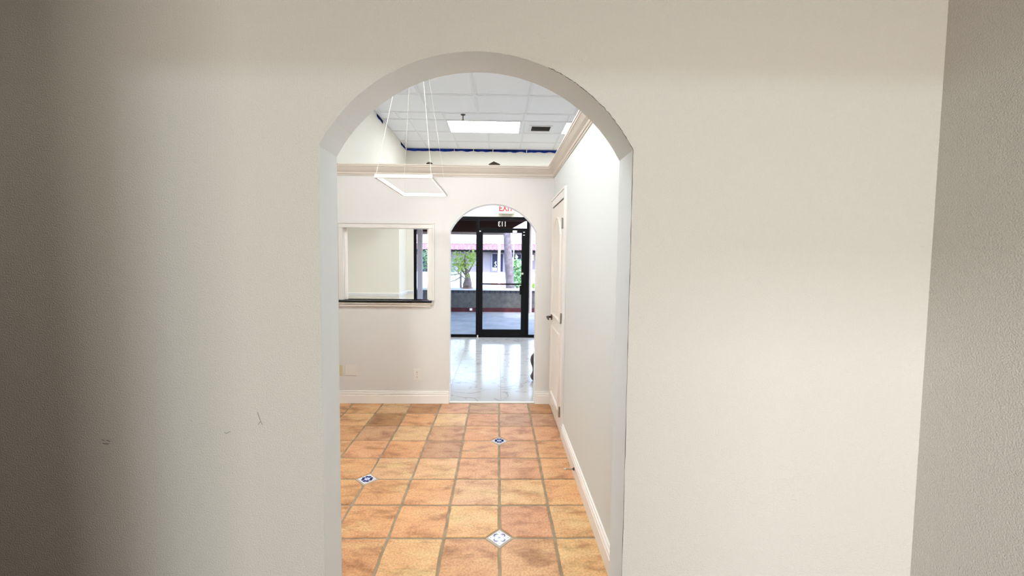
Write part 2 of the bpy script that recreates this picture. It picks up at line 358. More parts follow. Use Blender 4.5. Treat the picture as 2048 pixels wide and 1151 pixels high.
# rows counted from the partition towards the viewer, columns left to right (c = -7 .. 1)
MAPT = {-1: 'ooolbpdpbb', 0: 'ooybolpddd', 1: 'ooodldoppp', 2: 'ooopodopoo', 3: 'oooollppoo', 4: 'oooooolyoo', 5: 'ooooooypyy', 6: 'oooooyopyy'}
bm = BM(); tint = bm.loops.layers.float_color.new('tint'); blot = bm.loops.layers.float_color.new('blot')
def floor_tile(xa, xb, ya, yb, colr, corners, yel=.3):
    g = .0072+random.uniform(-.0015, .0015); xa += g; xb -= g; ya += g; yb -= g
    if xb-xa < .02 or yb-ya < .02: return
    cut = .070; rr = .006
    base = []
    for (cx, cy, sx, sy, key) in ((xa, ya, 1, 1, 'sw'), (xb, ya, -1, 1, 'se'), (xb, yb, -1, -1, 'ne'), (xa, yb, 1, -1, 'nw')):
        c = cut if key in corners else rr
        c = min(c, (xb-xa)*.45, (yb-ya)*.45)
        p, q = (cx+sx*c, cy), (cx, cy+sy*c)
        base += ([q, p] if key in ('sw', 'ne') else [p, q])
    pts = []
    for i, p in enumerate(base):
        q = base[(i+1) % len(base)]; L_ = math.dist(p, q); n = max(1, int(L_/.03))
        for k in range(n):
            x, y = p[0]+(q[0]-p[0])*k/n, p[1]+(q[1]-p[1])*k/n
            v = noise.noise_vector(Vector((x*13, y*13, 3.1)))*.0042
            pts.append((x+v.x, y+v.y))
    cx, cy = (xa+xb)/2, (ya+yb)/2; h = random.uniform(-.0008, .0008)
    lev = [(0, -.009), (.0005, -.003), (.003, -.0006), (.007, h*.5)]
    rings = []
    for ins, z in lev:
        rings.append([bm.verts.new((x+(cx-x)*ins/.14, y+(cy-y)*ins/.14, z)) for x, y in pts])
    fs = []
    for a, b in zip(rings, rings[1:]):
        for k in range(len(a)): fs.append(bm.faces.new((a[k], a[(k+1) % len(a)], b[(k+1) % len(a)], b[k])))
    fs.append(bm.faces.new(rings[-1]))
    s = [random.uniform(0, 40) for _ in range(3)]
    j = random.uniform(.93, 1.06)
    cl = [min(1, c*q*j*random.uniform(.97, 1.03)) for c, q in zip(colr, (.94, .93, .86))]
    for f in fs:
        for l in f.loops: l[tint] = (*cl, 1); l[blot] = (*s, yel)
for r in range(-1, 10):
    for c in range(-17, 4):
        xa, xb = X0+c*TW, X0+(c+1)*TW; yb, ya = Y0-r*TW, Y0-(r+1)*TW
        key = MAPT.get(r, 'oyopoobyoo')[(c+7) % 10]
        corners = set()
        for nm, cc, rr_ in (('nw', c, r), ('ne', c+1, r), ('sw', c, r+1), ('se', c+1, r+1)):
            if (cc, rr_) in inserts: corners.add(nm)
        lo = XL
        xa2, xb2 = max(xa, lo), min(xb, XR if ya > YN0-.3 else XS)
        ya2, yb2 = max(ya, YN0-.02), min(yb, YB0+.004)
        if xb2-xa2 > .03: floor_tile(xa2, xb2, ya2, yb2, PAL[key], corners, YEL[key])
fixn(bm)
for f in bm.faces:
    if f.normal.z < -.5: f.normal_flip()
gv = quad(bm, [(XL-.1, YN0-.02, -.0045), (XS, YN0-.02, -.0045), (XS, YB0+.036, -.0045), (XL-.1, YB0+.036, -.0045)], 1)
box(bm, XL-.1, XS+.1, YN0-.02, YB0+.03, -.12, -.02, 1)
fl = tag(obj('floor', bm, [M['tile'], M['grout']]), 'terracotta square tile floor with wide brown joints', 'floor', kind='structure')
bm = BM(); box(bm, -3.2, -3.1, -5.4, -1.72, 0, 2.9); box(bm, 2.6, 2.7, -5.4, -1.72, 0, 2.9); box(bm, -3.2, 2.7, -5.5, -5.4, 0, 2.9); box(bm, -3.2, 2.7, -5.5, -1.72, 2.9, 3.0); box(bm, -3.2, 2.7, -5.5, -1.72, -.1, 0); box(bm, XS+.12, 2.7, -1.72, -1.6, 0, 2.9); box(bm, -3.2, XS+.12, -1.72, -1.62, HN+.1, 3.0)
tag(obj('hall_sky_block', bm, M['low_bounce']), 'added dark enclosure behind the rear doorway that keeps sky light out', 'wall', kind='structure')  # unseen shell added to stop sky light leaking through the doorway
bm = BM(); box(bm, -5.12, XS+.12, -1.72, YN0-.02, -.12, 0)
tag(obj('floor_near', bm, M['low_bounce']), 'unseen floor of the room before the arch, darkened to cut bounced light', 'floor', kind='structure')
# glazed insets
def inset(cx, cy, style):
    bm = BM(); h0, h1 = .077, .062
    def dia(h, z, mi): quad(bm, [(cx, cy-h, z), (cx+h, cy, z), (cx, cy+h, z), (cx-h, cy, z)], mi)
    a = [(cx, cy-h0), (cx+h0, cy), (cx, cy+h0), (cx-h0, cy)]; b = [(cx, cy-h1), (cx+h1, cy), (cx, cy+h1), (cx-h1, cy)]
    for k in range(4):
        l = (k+1) % 4
        quad(bm, [(*a[k], -.004), (*a[l], -.004), (*b[l], -.0025), (*b[k], -.0025)], 1)
        quad(bm, [(*b[k], -.0025), (*b[l], -.0025), (*b[l], -.0008), (*b[k], -.0008)], 0)
    dia(h1, -.0008, 0); z = -.0003
    def arc(px, py, r, a0, a1, wd, mi=2, n=10):
        for i in range(n):
            t0 = R(a0+(a1-a0)*i/n); t1 = R(a0+(a1-a0)*(i+1)/n)
            w0 = wd*math.sin(math.pi*(i+.15)/(n+.3)); w1 = wd*math.sin(math.pi*min(1, (i+1.15)/(n+.3)))
            quad(bm, [(px+(r-w0)*math.cos(t0), py+(r-w0)*math.sin(t0), z), (px+(r+w0)*math.cos(t0), py+(r+w0)*math.sin(t0), z), (px+(r+w1)*math.cos(t1), py+(r+w1)*math.sin(t1), z), (px+(r-w1)*math.cos(t1), py+(r-w1)*math.sin(t1), z)], mi)
    def dot(px, py, r, mi=2):
        f = bm.faces.new([bm.verts.new((px+r*math.cos(k*math.pi/4), py+r*math.sin(k*math.pi/4), z+.0001)) for k in range(8)]); f.material_index = mi
    if style == 'flower':
        for q in range(4):
            a_ = q*90+45
            ox, oy = cx+.0235*math.cos(R(a_)), cy+.0235*math.sin(R(a_))
            arc(ox, oy, .013, a_-110, a_+110, .0036)
            arc(ox, oy, .006, a_-90, a_+120, .002, 3)
            dot(cx+.047*math.cos(R(q*90)), cy+.047*math.sin(R(q*90)), .0028)
            dot(cx+.040*math.cos(R(q*90+22)), cy+.040*math.sin(R(q*90+22)), .002, 3)
            dot(cx+.040*math.cos(R(q*90-22)), cy+.040*math.sin(R(q*90-22)), .002, 3)
        arc(cx, cy, .008, 0, 350, .0018, 3); dot(cx, cy, .0035)
    else:
        for q in range(4):
            a_ = R(q*90+45); ux, uy = math.cos(a_), math.sin(a_); vx, vy = -uy, ux
            for s in (-1, 1):
                p0 = (cx+ux*.010+vx*.012*s, cy+uy*.010+vy*.012*s)
                dot(p0[0]+ux*.016, p0[1]+uy*.016, .0125)
            f = quad(bm, [(cx+ux*.004+vx*.0045, cy+uy*.004+vy*.0045, z+.0002), (cx+ux*.036+vx*.002, cy+uy*.036+vy*.002, z+.0002), (cx+ux*.036-vx*.002, cy+uy*.036-vy*.002, z+.0002), (cx+ux*.004-vx*.0045, cy+uy*.004-vy*.0045, z+.0002)], 3)
            dot(cx+.048*math.cos(R(q*90)), cy+.048*math.sin(R(q*90)), .003)
        arc(cx, cy, .030, 0, 359, .003, 2, 28)
        dot(cx, cy, .008, 3); dot(cx, cy, .003)
    fixn(bm)
    for f in bm.faces:
        if f.normal.z < 0: f.normal_flip()
    return obj('glazed_inset_tile', bm, [M['white_glaze'], M['inset_border'], M['blue_glaze'], M['blue_pale']], fl)
for (c, r) in sorted(inserts):
    X, Y = X0+c*TW, Y0-r*TW
    if XL < X-.08 and 0 < Y < 4.2: inset(X, Y, 'flower' if r in (6, 10) else 'star')['label'] = 'small blue and white glazed diamond set in the terracotta'

# ------------------------------------------------------------------ front room floor
random.seed(5)
bm = BM(); blot2 = bm.loops.layers.float_color.new('blot')
yk = 4.768
while yk > YB1-.05: yk -= .2925
y = yk
row = 0
while y < YF:
    x = .037-.59*8
    while x < 3.5:
        a, b = max(x, -3.6)+.003, min(x+.59, 3.5)-.003; c, d = max(y, 4.362)+.0022, min(y+.2925, YF)-.0022
        if b-a > .02 and d-c > .02:
            f = quad(bm, [(a, c, 0), (b, c, 0), (b, d, 0), (a, d, 0)]); s = [random.uniform(0, 30) for _ in range(3)]
            for l in f.loops: l[blot2] = (*s, 1)
        x += .59
    y += .2925; row += 1
quad(bm, [(-3.6, 4.362, -.001), (3.5, 4.362, -.001), (3.5, YF+.02, -.001), (-3.6, YF+.02, -.001)], 1)
box(bm, -3.7, 3.6, 4.36, YF+.1, -.12, -.01, 1)
# the marble strip under the partition arch
box(bm, -.507, .388, 4.337, 4.364, -.02, .003, 2)
tag(obj('floor_front', bm, [M['marble'], M['marble_grout'], M['trim']]), 'glossy white marble look tile floor beyond the small arch', 'floor', kind='structure')
bm = BM(); box(bm, XR+.12, 3.6, YN1, 4.362, -.12, 0)
tag(obj('floor_side', bm, M['marble_grout']), 'floor behind the right partition', 'floor', kind='structure')

# ------------------------------------------------------------------ baseboards, crown, rails
BASE = [(0, 0), (.017, 0), (.017, .086), (.011, .092), (.016, .098), (.017, .106), (.014, .112), (.003, .113), (.003, .1205), (.010, .122), (.008, .129), (0, .130)]
bm = BM(); sweep(bm, BASE, (XL, YB0), (-.512, YB0), (0, -1)); fixn(bm)
tag(obj('baseboard_back', bm, M['trim']), 'white stepped baseboard on the back partition left of the small arch', 'baseboard', kind='structure')
bm = BM(); sweep(bm, BASE, (.392, YB0), (XR-.002, YB0), (0, -1)); fixn(bm)
tag(obj('baseboard_back_right', bm, M['trim']), 'short white baseboard between the small arch and the panelled door', 'baseboard', kind='structure')
bm = BM(); sweep(bm, BASE, (XR, YN1), (XR, 3.452), (-1, 0)); fixn(bm)
bb_r = tag(obj('baseboard_right', bm, M['trim']), 'white stepped baseboard along the right wall', 'baseboard', kind='structure')
bm = BM(); sweep(bm, BASE, (XL, YN1), (XL, YB0), (1, 0)); fixn(bm)
tag(obj('baseboard_left', bm, M['trim']), 'white baseboard along the left wall', 'baseboard', kind='structure')
CR = [(0, 2.352), (.006, 2.352), (.008, 2.360), (.006, 2.364), (.014, 2.368), (.017, 2.378), (.015, 2.383), (.022, 2.390), (.034, 2.402), (.046, 2.420), (.054, 2.434), (.060, 2.437), (.060, 2.447), (.066, 2.450), (.066, 2.462), (0, 2.462)]
bm = BM(); sweep(bm, CR, (XL, YB0), (XR, YB0), (0, -1), mb=1); fixn(bm)
tag(obj('trim_1', bm, M['crown']), 'white crown moulding along the top of the back partition', 'moulding', kind='structure')
bm = BM(); sweep(bm, CR, (XR, YB0), (XR, YN1), (-1, 0), ma=1); fixn(bm)
tag(obj('trim_2', bm, M['crown']), 'white crown moulding along the top of the right wall', 'moulding', kind='structure')
RAIL = [(0, 0), (.008, .004), (.010, .016), (.020, .026), (.022, .040), (.030, .050), (.030, .058), (0, .060)]
def rail(a, b, out, zb): 
    bm = BM(); sweep(bm, [(o_, zb+z) for o_, z in RAIL], a, b, out); fixn(bm); return bm
for i, (a, b, out, wh) in enumerate([((XL, YF), (SF0, YF), (0, -1), 'on the narrow pier beside the shop front'), ((XL, 7.4), (XL, YF), (1, 0), 'on the short return wall'), ((-3.6, 7.4), (XL, 7.4), (0, -1), 'on the alcove wall')]):
    tag(obj('trim_%d' % (i+3), rail(a, b, out, .83), M['white_paint']), 'white chair rail '+wh, 'moulding', kind='structure')

# ------------------------------------------------------------------ pass-through window in the partition
w1 = thing('window_1', 'pass-through window with white casing and black sill left of the small arch', 'window', (-1.16, YB0, 1.08), kind='structure')
def setp(o, p):
    o.parent = p; o.matrix_parent_inverse = Matrix.Translation(-Vector(p.location)); return o
def part(name, bm, mt, p, label=None, smooth=False):
    fixn(bm); o = setp(obj(name, bm, mt, smooth=smooth), p)
    if label: o['label'] = label
    return o
bm = BM(); y = YB0
for (a, b, c, d) in ((-1.642, -1.602, 1.083, 1.824), (-.722, -.682, 1.083, 1.824)): box(bm, a, b, y-.014, y, c, d, bev=.003)
box(bm, -1.642, -.682, y-.014, y, 1.8245, 1.868, bev=.003)
box(bm, -1.662, -1.6425, y-.020, y, 1.083, 1.868, bev=.002); box(bm, -.6815, -.662, y-.020, y, 1.083, 1.868, bev=.002); box(bm, -1.662, -.662, y-.020, y, 1.8685, 1.886, bev=.002)
part('casing', bm, M['casing'], w1)
bm = BM(); box(bm, -1.66, -.690, y-.036, YB1+.02, 1.060, 1.083, bev=.003)
part('sill', bm, M['granite'], w1, 'black polished sill')
bm = BM(); box(bm, -1.655, -.672, y-.030, y, 1.044, 1.061, bev=.003); box(bm, -1.655, -.672, y-.017, y, 1.034, 1.045, bev=.003); box(bm, -1.645, -.700, y-.024, y, 1.018, 1.035, bev=.004)
part('apron_moulding', bm, M['crown'], w1)
bm = BM(); box(bm, -1.601, -1.575, YB0+.045, YB0+.065, 1.084, 1.823, bev=.002); box(bm, -.745, -.723, YB0+.045, YB0+.065, 1.084, 1.823, bev=.002)
part('sash_stop', bm, M['trim'], w1)
bm = BM(); box(bm, -1.575, -.745, YB0+.053, YB0+.057, 1.084, 1.823)
part('pane', bm, M['glass'], w1)

# ------------------------------------------------------------------ door in the right wall
d2 = thing('door_2', 'white two-panel interior door with arched upper panel in the right wall', 'door', (XR, 3.88, 0), kind='structure')
DN, DF = 3.535, 4.235
bm = BM()
box(bm, XR-.018, XR, 3.469, DN-.008, .003, 2.0445, bev=.004); box(bm, XR-.018, XR, DF+.008, YB0-.004, .003, 2.0445, bev=.004); box(bm, XR-.018, XR, 3.469, YB0-.004, 2.045, 2.1125, bev=.004)
box(bm, XR-.024, XR, 3.452, 3.468, .003, 2.1125, bev=.003); box(bm, XR-.024, XR, 3.452, YB0-.004, 2.113, 2.130, bev=.003)
part('casing', bm, M['trim'], d2)
bm = BM(); box(bm, XR-.012, XR-.001, DN-.008, DF+.008, 2.032, 2.046); box(bm, XR-.012, XR-.001, DN-.009, DN-.003, .003, 2.046); box(bm, XR-.012, XR-.001, DF+.003, DF+.009, .003, 2.046)
part('leaf_gap_shade', bm, M['slot'], d2, 'dark strips painted as the shaded gap round the door leaf')  # dark strips stand in for shade between leaf and casing
# leaf: slab with framed panels in relief
XD = XR-.016
bm = BM(); box(bm, XD, XR-.001, DN, DF, .012, 2.030, bev=.002)
leaf = part('door_leaf', bm, M['door'], d2)
def panel_ring(bm, ya, yb, za, zb, arch=0, wdt=.026, hgt=.014):
    n = 14; 
    def loop(ins):
        a, b, c = ya+ins, yb-ins, za+ins; t = zb-ins; out = [(a, c), (b, c)]
        if arch:
            f = arc_top(a, b, t-arch, t)
            for k in range(n+1):
                yv = b+(a-b)*k/n; out.append((yv, f(yv)))
        else: out += [(b, t), (a, t)]
        return out
    lv = [(0, 0), (wdt*.3, hgt), (wdt*.6, hgt*.8), (wdt, 0), (wdt+.012, -.0)]
    rings = [[bm.verts.new((XD-.0005-h, p[0], p[1])) for p in loop(i)] for i, h in lv]
    for A, B in zip(rings, rings[1:]):
        for k in range(len(A)): bm.faces.new((A[k], A[(k+1) % len(A)], B[(k+1) % len(A)], B[k]))
bm = BM(); panel_ring(bm, DN+.085, DF-.085, .97, 1.915, arch=.17)
part('upper_panel', bm, M['door'], leaf)
bm = BM(); panel_ring(bm, DN+.085, DF-.085, .18, .865)
part('lower_panel', bm, M['door'], leaf)
for z in (1.828, 1.018, .204):
    bm = BM(); box(bm, XR-.021, XR-.015, DN-.016, DN+.010, z-.044, z+.044); tube(bm, [(XR-.026, DN-.003, z-.046), (XR-.026, DN-.003, z+.046)], .006, 8)
    part('hinge', bm, M['steel'], d2, 'grey metal hinge')
bm = BM(); tube(bm, [(XD, 4.178, .94), (XD-.010, 4.178, .94)], .030, 20); tube(bm, [(XD-.010, 4.178, .94), (XD-.048, 4.178, .94)], .011, 12)
tube(bm, [(XD-.046, 4.182, .94), (XD-.050, 4.15, .942), (XD-.050, 4.11, .938), (XD-.047, 4.075, .930)], [.012, .010, .009, .007], 10)
part('door_handle', bm, M['bronze'], leaf, 'dark bronze lever handle', True)

# door stop on the baseboard
ds = thing('door_stop', 'spring door stop with white tip on the right baseboard', 'door stop', (XR-.017, 2.83, .06))
bm = BM(); tube(bm, [(XR-.0175, 2.83, .06), (XR-.024, 2.83, .06)], .011, 14); tube(bm, [(XR-.024, 2.83, .06), (XR-.030, 2.83, .06)], .006, 10)
part('mounting_base', bm, M['bronze'], ds)
bm = BM(); tube(bm, [(XR-.027, 2.83, .06), (XR-.080, 2.83, .06)], .0032, 8)
part('rod', bm, M['steel'], ds)
bm = BM(); tube(bm, [(XR-.077, 2.83, .06), (XR-.090, 2.83, .06)], [.0078, .0066], 12)
part('rubber_tip', bm, M['rubber'], ds)

# outlets and plates on the partition
def plate(bm, xa, xb, za, zb): box(bm, xa, xb, YB0-.007, YB0-.0005, za, zb, bev=.002)
o1 = thing('wall_outlet', 'white duplex socket on the partition left of the small arch', 'outlet', (-.842, YB0, .305))
bm = BM(); plate(bm, -.879, -.805, .246, .364); part('cover_plate', bm, M['plastic'], o1)
for z in (.330, .280):
    bm = BM(); tube(bm, [(-.842, YB0-.007, z), (-.842, YB0-.010, z)], .0165, 16); sk = part('socket', bm, M['plastic'], o1)
    bm = BM(); box(bm, -.851, -.848, YB0-.0108, YB0-.0098, z-.002, z+.009); box(bm, -.836, -.833, YB0-.0108, YB0-.0098, z-.001, z+.008); tube(bm, [(-.842, YB0-.0098, z-.009), (-.842, YB0-.0108, z-.009)], .003, 8)
    part('slots', bm, M['slot'], sk, 'dark socket slots')
bm = BM(); tube(bm, [(-.842, YB0-.007, .305), (-.842, YB0-.0085, .305)], .004, 10); part('screw', bm, M['steel'], o1)
bm = BM(); plate(bm, -1.588, -1.468, .292, .403)
fixn(bm); tag(obj('blank_cover_plate', bm, M['plastic']), 'blank white double cover plate low on the partition', 'wall plate')
y1_ = thing('phone_jack_plate', 'almond coloured jack plate at the left end of the partition', 'wall plate', (-1.656, YB0, .34))
bm = BM(); plate(bm, -1.694, -1.620, .286, .399); part('cover_plate', bm, M['almond'], y1_)
bm = BM(); box(bm, -1.661, -1.651, YB0-.009, YB0-.006, .336, .348); part('jack', bm, M['slot'], y1_)

# ------------------------------------------------------------------ pendant lamp
pz, px0, px1, py0, py1 = 2.105, -.893, -.478, 3.02, 3.90
cxp, cyp = (px0+px1)/2, (py0+py1)/2
pl = thing('pendant_lamp', 'slim rectangular white pendant lamp hanging in front of the partition', 'lamp', (cxp, cyp, pz))
T_, H_ = .016, .027
for nm, (a, b, c, d), (ea, eb, ec, ed) in (
    ('near', (px0, px1, py0, py0+T_), (px0+T_, px1-T_, py0+T_, py0+T_+.003)),
    ('far', (px0, px1, py1-T_, py1), (px0+T_, px1-T_, py1-T_-.003, py1-T_)),
    ('left', (px0, px0+T_, py0+T_, py1-T_), (px0+T_, px0+T_+.003, py0+T_, py1-T_)),
    ('right', (px1-T_*.6, px1, py0+T_, py1-T_), (px1-T_*.6-.003, px1-T_*.6, py0+T_, py1-T_))):
    H_ = .014 if nm == 'right' else .027
    bm = BM(); box(bm, a, b, c, d, pz-H_/2, pz+H_/2, bev=.001); bar = part('frame_bar', bm, M['lamp_white'], pl)
    bm = BM(); box(bm, ea, eb, ec, ed, pz-H_/2+.001, pz+H_/2-.002); part('led_strip', bm, M['led'], bar, 'glowing white strip')
for x, y in ((px0+.01, py0+.01), (px1-.01, py0+.01), (px0+.01, py1-.01), (px1-.01, py1-.01)):
    bm = BM(); tube(bm, [(x, y, pz+.006), (cxp+(x-cxp)*.1, cyp+(y-cyp)*.05, HC-.03)], .0013, 6); part('suspension_wire', bm, M['wire'], pl)
bm = BM(); lathe(bm, (cxp, cyp, HC-.04), [(.062, 0), (.065, .004), (.065, .0375)], 28); part('canopy', bm, M['lamp_white'], pl)

# ------------------------------------------------------------------ ceiling lights, vent, sprinkler
def troffer(xa, xb, ya, yb, label, glow='panel'):
    t = thing('ceiling_light', label, 'ceiling light', ((xa+xb)/2, (ya+yb)/2, HC), group=None)
    bm = BM()
    for (a, b, c, d) in ((xa, xb, ya, ya+.018), (xa, xb, yb-.018, yb), (xa, xa+.018, ya+.018, yb-.018), (xb-.018, xb, ya+.018, yb-.018)): box(bm, a, b, c, d, HC-.008, HC+.001)
    part('frame', bm, M['tbar'], t)
    bm = BM(); box(bm, xa+.018, xb-.018, ya+.018, yb-.018, HC-.005, HC-.001); part('diffuser', bm, M[glow], t, 'glowing white diffuser')
troffer(-.805, .320, 6.35, 6.93, 'bright rectangular panel light seen through the top of the arch')
troffer(.99, 2.16, 6.35, 6.93, 'second panel light half hidden by the right crown moulding')
troffer(-1.25, -.08, 1.98, 2.62, 'added unseen panel light over the terracotta room nearest the large arch', 'panel_mid')  # extra panel out of view, added to light the middle room
av = thing('air_vent', 'dark slotted air vent between the two panel lights', 'vent', (.645, 6.68, HC))
bm = BM()
VX0, VX1, VY0, VY1 = .495, .79, 6.56, 6.80
for (a, b, c, d) in ((VX0-.03, VX1+.03, VY0-.03, VY0), (VX0-.03, VX1+.03, VY1, VY1+.03), (VX0-.03, VX0, VY0, VY1), (VX1, VX1+.03, VY0, VY1)): box(bm, a, b, c, d, HC-.010, HC+.001)
part('frame', bm, M['tbar'], av)
bm = BM(); box(bm, VX0, VX1, VY0, VY1, HC-.003, HC); part('duct_opening', bm, M['vent_dark'], av)
for k in range(5):
    bm = BM(); yy = VY0+.024+k*.048; box(bm, VX0, VX1, yy-.002, yy+.002, HC-.010, HC-.002); part('louver', bm, M['bronze'], av)
sp = thing('fire_sprinkler', 'small dark fire sprinkler in front of the panel light', 'sprinkler', (-.53, 6.10, HC))
bm = BM(); lathe(bm, (-.53, 6.10, HC-.012), [(.034, .011), (.030, .004), (.010, 0)], 16); part('escutcheon', bm, M['bronze'], sp)
bm = BM(); tube(bm, [(-.53, 6.10, HC-.01), (-.53, 6.10, HC-.07)], .007, 8); lathe(bm, (-.53, 6.10, HC-.078), [(.004, .008), (.018, .003), (.018, 0)], 14); part('spray_head', bm, M['bronze'], sp)

al = thing('ceiling_light', 'unseen fill panel added to brighten the alcove behind the pass-through', 'ceiling light', (-2.5, 5.9, 2.42))
bm = BM(); box(bm, -3.0, -2.0, 5.0, 6.2, 2.405, 2.419); part('diffuser', bm, M['panel_low'], al)  # glowing fill out of view, added because the alcove was dull
# small dark dome and wedge caps peeping over the partition top
dm = BM(); lathe(dm, (-.722, 4.37, HP+.040), [(.036, 0), (.033, .012), (.022, .022), (.006, .027)], 18); lathe(dm, (-.722, 4.37, HP), [(.012, 0), (.012, .041)], 10)
fixn(dm); tag(obj('dome_cap', dm, M['bronze'], smooth=True), 'small dark dome on the partition top beside the lamp wire', 'cap')
dm = BM(); box(dm, -.106, 0, 4.33, 4.41, HP, HP+.043)
v = [dm.verts.new(p) for p in ((-.112, 4.325, HP+.043), (.006, 4.325, HP+.043), (.006, 4.415, HP+.043), (-.112, 4.415, HP+.043), (-.060, 4.35, HP+.078), (-.045, 4.39, HP+.078))]
for q in ((0, 1, 2, 3), (0, 1, 4), (1, 2, 5, 4), (2, 3, 5), (3, 0, 4, 5)): dm.faces.new([v[i] for i in q])
fixn(dm); tag(obj('wedge_cap', dm, M['bronze']), 'small dark wedge on the partition top above the small arch', 'cap')

# ------------------------------------------------------------------ blue masking tape under the ceiling
random.seed(9)
def tape_strip(p0, p1, nrm, label, zt=HC-.004, hgt=.046):
    bm = BM(); n = max(3, int((Vector(p1)-Vector(p0)).length/.04)); A, B, C_ = [], [], []
    for i in range(n+1):
        p = Vector(p0).lerp(Vector(p1), i/n)+Vector(nrm)*.0012
        hh = hgt*(1+.45*noise.noise(Vector((p.x*9, p.y*9, 0))))
        A.append(bm.verts.new((p.x, p.y, zt))); B.append(bm.verts.new((p.x, p.y, zt-hh*.5))); C_.append(bm.verts.new((p.x+nrm[0]*.004*random.random(), p.y+nrm[1]*.004*random.random(), zt-hh)))
    for X, Y in ((A, B), (B, C_)):
        for i in range(n): bm.faces.new((X[i], X[i+1], Y[i+1], Y[i]))
    r = bmesh.ops.solidify(bm, geom=bm.faces[:], thickness=.0006); fixn(bm)
    tag(obj('masking_tape', bm, M['tape']), label, 'tape', 'blue masking tape under the ceiling')
segs = [(-1.745, -.86, 'longest strip, starting in the left corner of the far wall'), (-.85, -.50, 'short strip, second from the left corner on the far wall'), (-.485, -.135, 'ragged short strip in the middle of the far wall'), (-.12, .50, 'long strip below the right half of the panel light'), (.515, 1.30, 'rightmost strip, running behind the crown moulding')]
for a, b, l in segs: tape_strip((a, YF, 0), (b, YF, 0), (0, -1, 0), 'blue masking tape, '+l)
tape_strip((XL, 7.55, 0), (XL, YF-.01, 0), (1, 0, 0), 'blue masking tape on the left wall turning into the far corner')
tape_strip((XL, 6.10, 0), (XL, 6.42, 0), (1, 0, 0), 'blue masking tape scrap alone on the left wall near the arch edge')

# ------------------------------------------------------------------ exit sign
def text_mesh(s, size, depth, off=0):
    cu = bpy.data.curves.new('lettering', 'FONT'); cu.body = s; cu.size = size; cu.extrude = depth; cu.align_x = 'CENTER'; cu.align_y = 'CENTER'; cu.offset = size*off
    o = bpy.data.objects.new('lettering', cu); col.objects.link(o)
    dg = bpy.context.evaluated_depsgraph_get(); me = bpy.data.meshes.new_from_object(o.evaluated_get(dg))
    bpy.data.objects.remove(o); return me
ex = thing('exit_sign', 'lit EXIT sign with red letters above the shop door', 'sign', (.13, YF, 2.49))
bm = BM(); box(bm, -.012, .272, YF-.075, YF-.001, 2.365, 2.60, bev=.004); part('housing', bm, M['sign_box'], ex)
bm = BM(); box(bm, -.004, .264, YF-.078, YF-.0745, 2.395, 2.592); face = part('face_panel', bm, M['sign_face'], ex)
me = text_mesh('EXIT', .165, .001, .02); me.materials.append(M['sign_red'])
lt = bpy.data.objects.new('letters', me); col.objects.link(lt); lt.location = (.130, YF-.0795, 2.462); lt.rotation_euler = (R(90), 0, 0); lt.scale = (.80, 1, 1)
bpy.context.view_layer.update(); lt.parent = face; lt.matrix_parent_inverse = face.matrix_world.inverted() @ Matrix.Identity(4)
bpy.context.view_layer.update()
lt.matrix_parent_inverse = (Matrix.Translation(ex.location) @ Matrix.Translation(-Vector(ex.location))).inverted()
lt['label'] = 'red letters EXIT'

# ------------------------------------------------------------------ shop front
w2 = thing('window_2', 'black aluminium shop front with side lights and transom', 'window', (0, YF, 0), kind='structure')
fy0, fy1 = YF-.005, YF+.045
def fbar(name, a, b, c, d, y0=fy0, y1=fy1):
    bm = BM(); box(bm, a, b, y0, y1, c, d, bev=.002); return part(name, bm, M['black'], w2)
fbar('head_rail', SF0, SF1, 2.265, 2.312)
fbar('sill_rail', SF0, -.43, .012, .05); fbar('sill_rail', .585, SF1, .012, .05)
fbar('mullion', SF0, SF0+.05, .012, 2.265)
for x0_, x1_ in ((-.432, -.382), (.535, .585), (1.45, 1.50), (SF1-.05, SF1)): fbar('mullion', x0_, x1_, .012, 2.265)
fbar('transom_bar', -.382, .535, 2.060, 2.098)
bm = BM(); box(bm, SF0, SF1, YF-.02, YF+.08, -.01, .013, bev=.002); part('threshold', bm, M['black'], w2)
for a, b, c, d in ((SF0+.05, -.432, .05, 2.265), (.585, 1.45, .05, 2.265), (1.50, SF1-.05, .05, 2.265), (-.382, .535, 2.098, 2.265)):
    bm = BM(); box(bm, a, b, YF+.018, YF+.023, c, d); pn = part('pane', bm, M['glass'], w2)
me = text_mesh('113', .135, .0006); me.materials.append(M['white_paint'])
nb = bpy.data.objects.new('door_number', me); col.objects.link(nb); nb.location = (.062, YF+.016, 2.172); nb.rotation_euler = (R(90), 0, R(180)); nb.scale = (.85, 1, 1)
nb.parent = pn; nb.matrix_parent_inverse = (Matrix.Translation(w2.location) @ pn.matrix_parent_inverse).inverted(); nb['label'] = 'white vinyl number 113 read in reverse'
d1 = thing('door_1', 'black framed glass shop door with push bar', 'door', (.075, YF, 0), kind='structure')
bm = BM(); gy0, gy1 = YF-.002, YF+.042
for a, b, c, d in ((-.380, -.305, .016, 2.058), (.437, .533, .016, 2.058), (-.305, .437, .016, .150), (-.305, .437, 2.010, 2.058)): box(bm, a, b, gy0, gy1, c, d, bev=.002)
part('door_frame', bm, M['black'], d1)
bm = BM(); box(bm, -.305, .437, YF+.018, YF+.023, .150, 2.010); part('pane', bm, M['glass'], d1)
bm = BM(); box(bm, -.33, .46, YF-.045, YF-.022, 1.020, 1.046, bev=.004)
for x in (-.33, .452): box(bm, x-.012, x+.012, YF-.03, YF, 1.015, 1.05, bev=.002)
part('push_bar', bm, M['black'], d1)
bm = BM(); box(bm, .405, .440, YF-.06, YF-.003, .835, 1.01, bev=.006); part('pull_handle', bm, M['black'], d1)
bm = BM(); tube(bm, [(.458, YF-.001, 1.235), (.458, YF-.012, 1.235)], .022, 16); part('lock_cylinder', bm, M['steel'], d1, 'bright round lock cylinder')
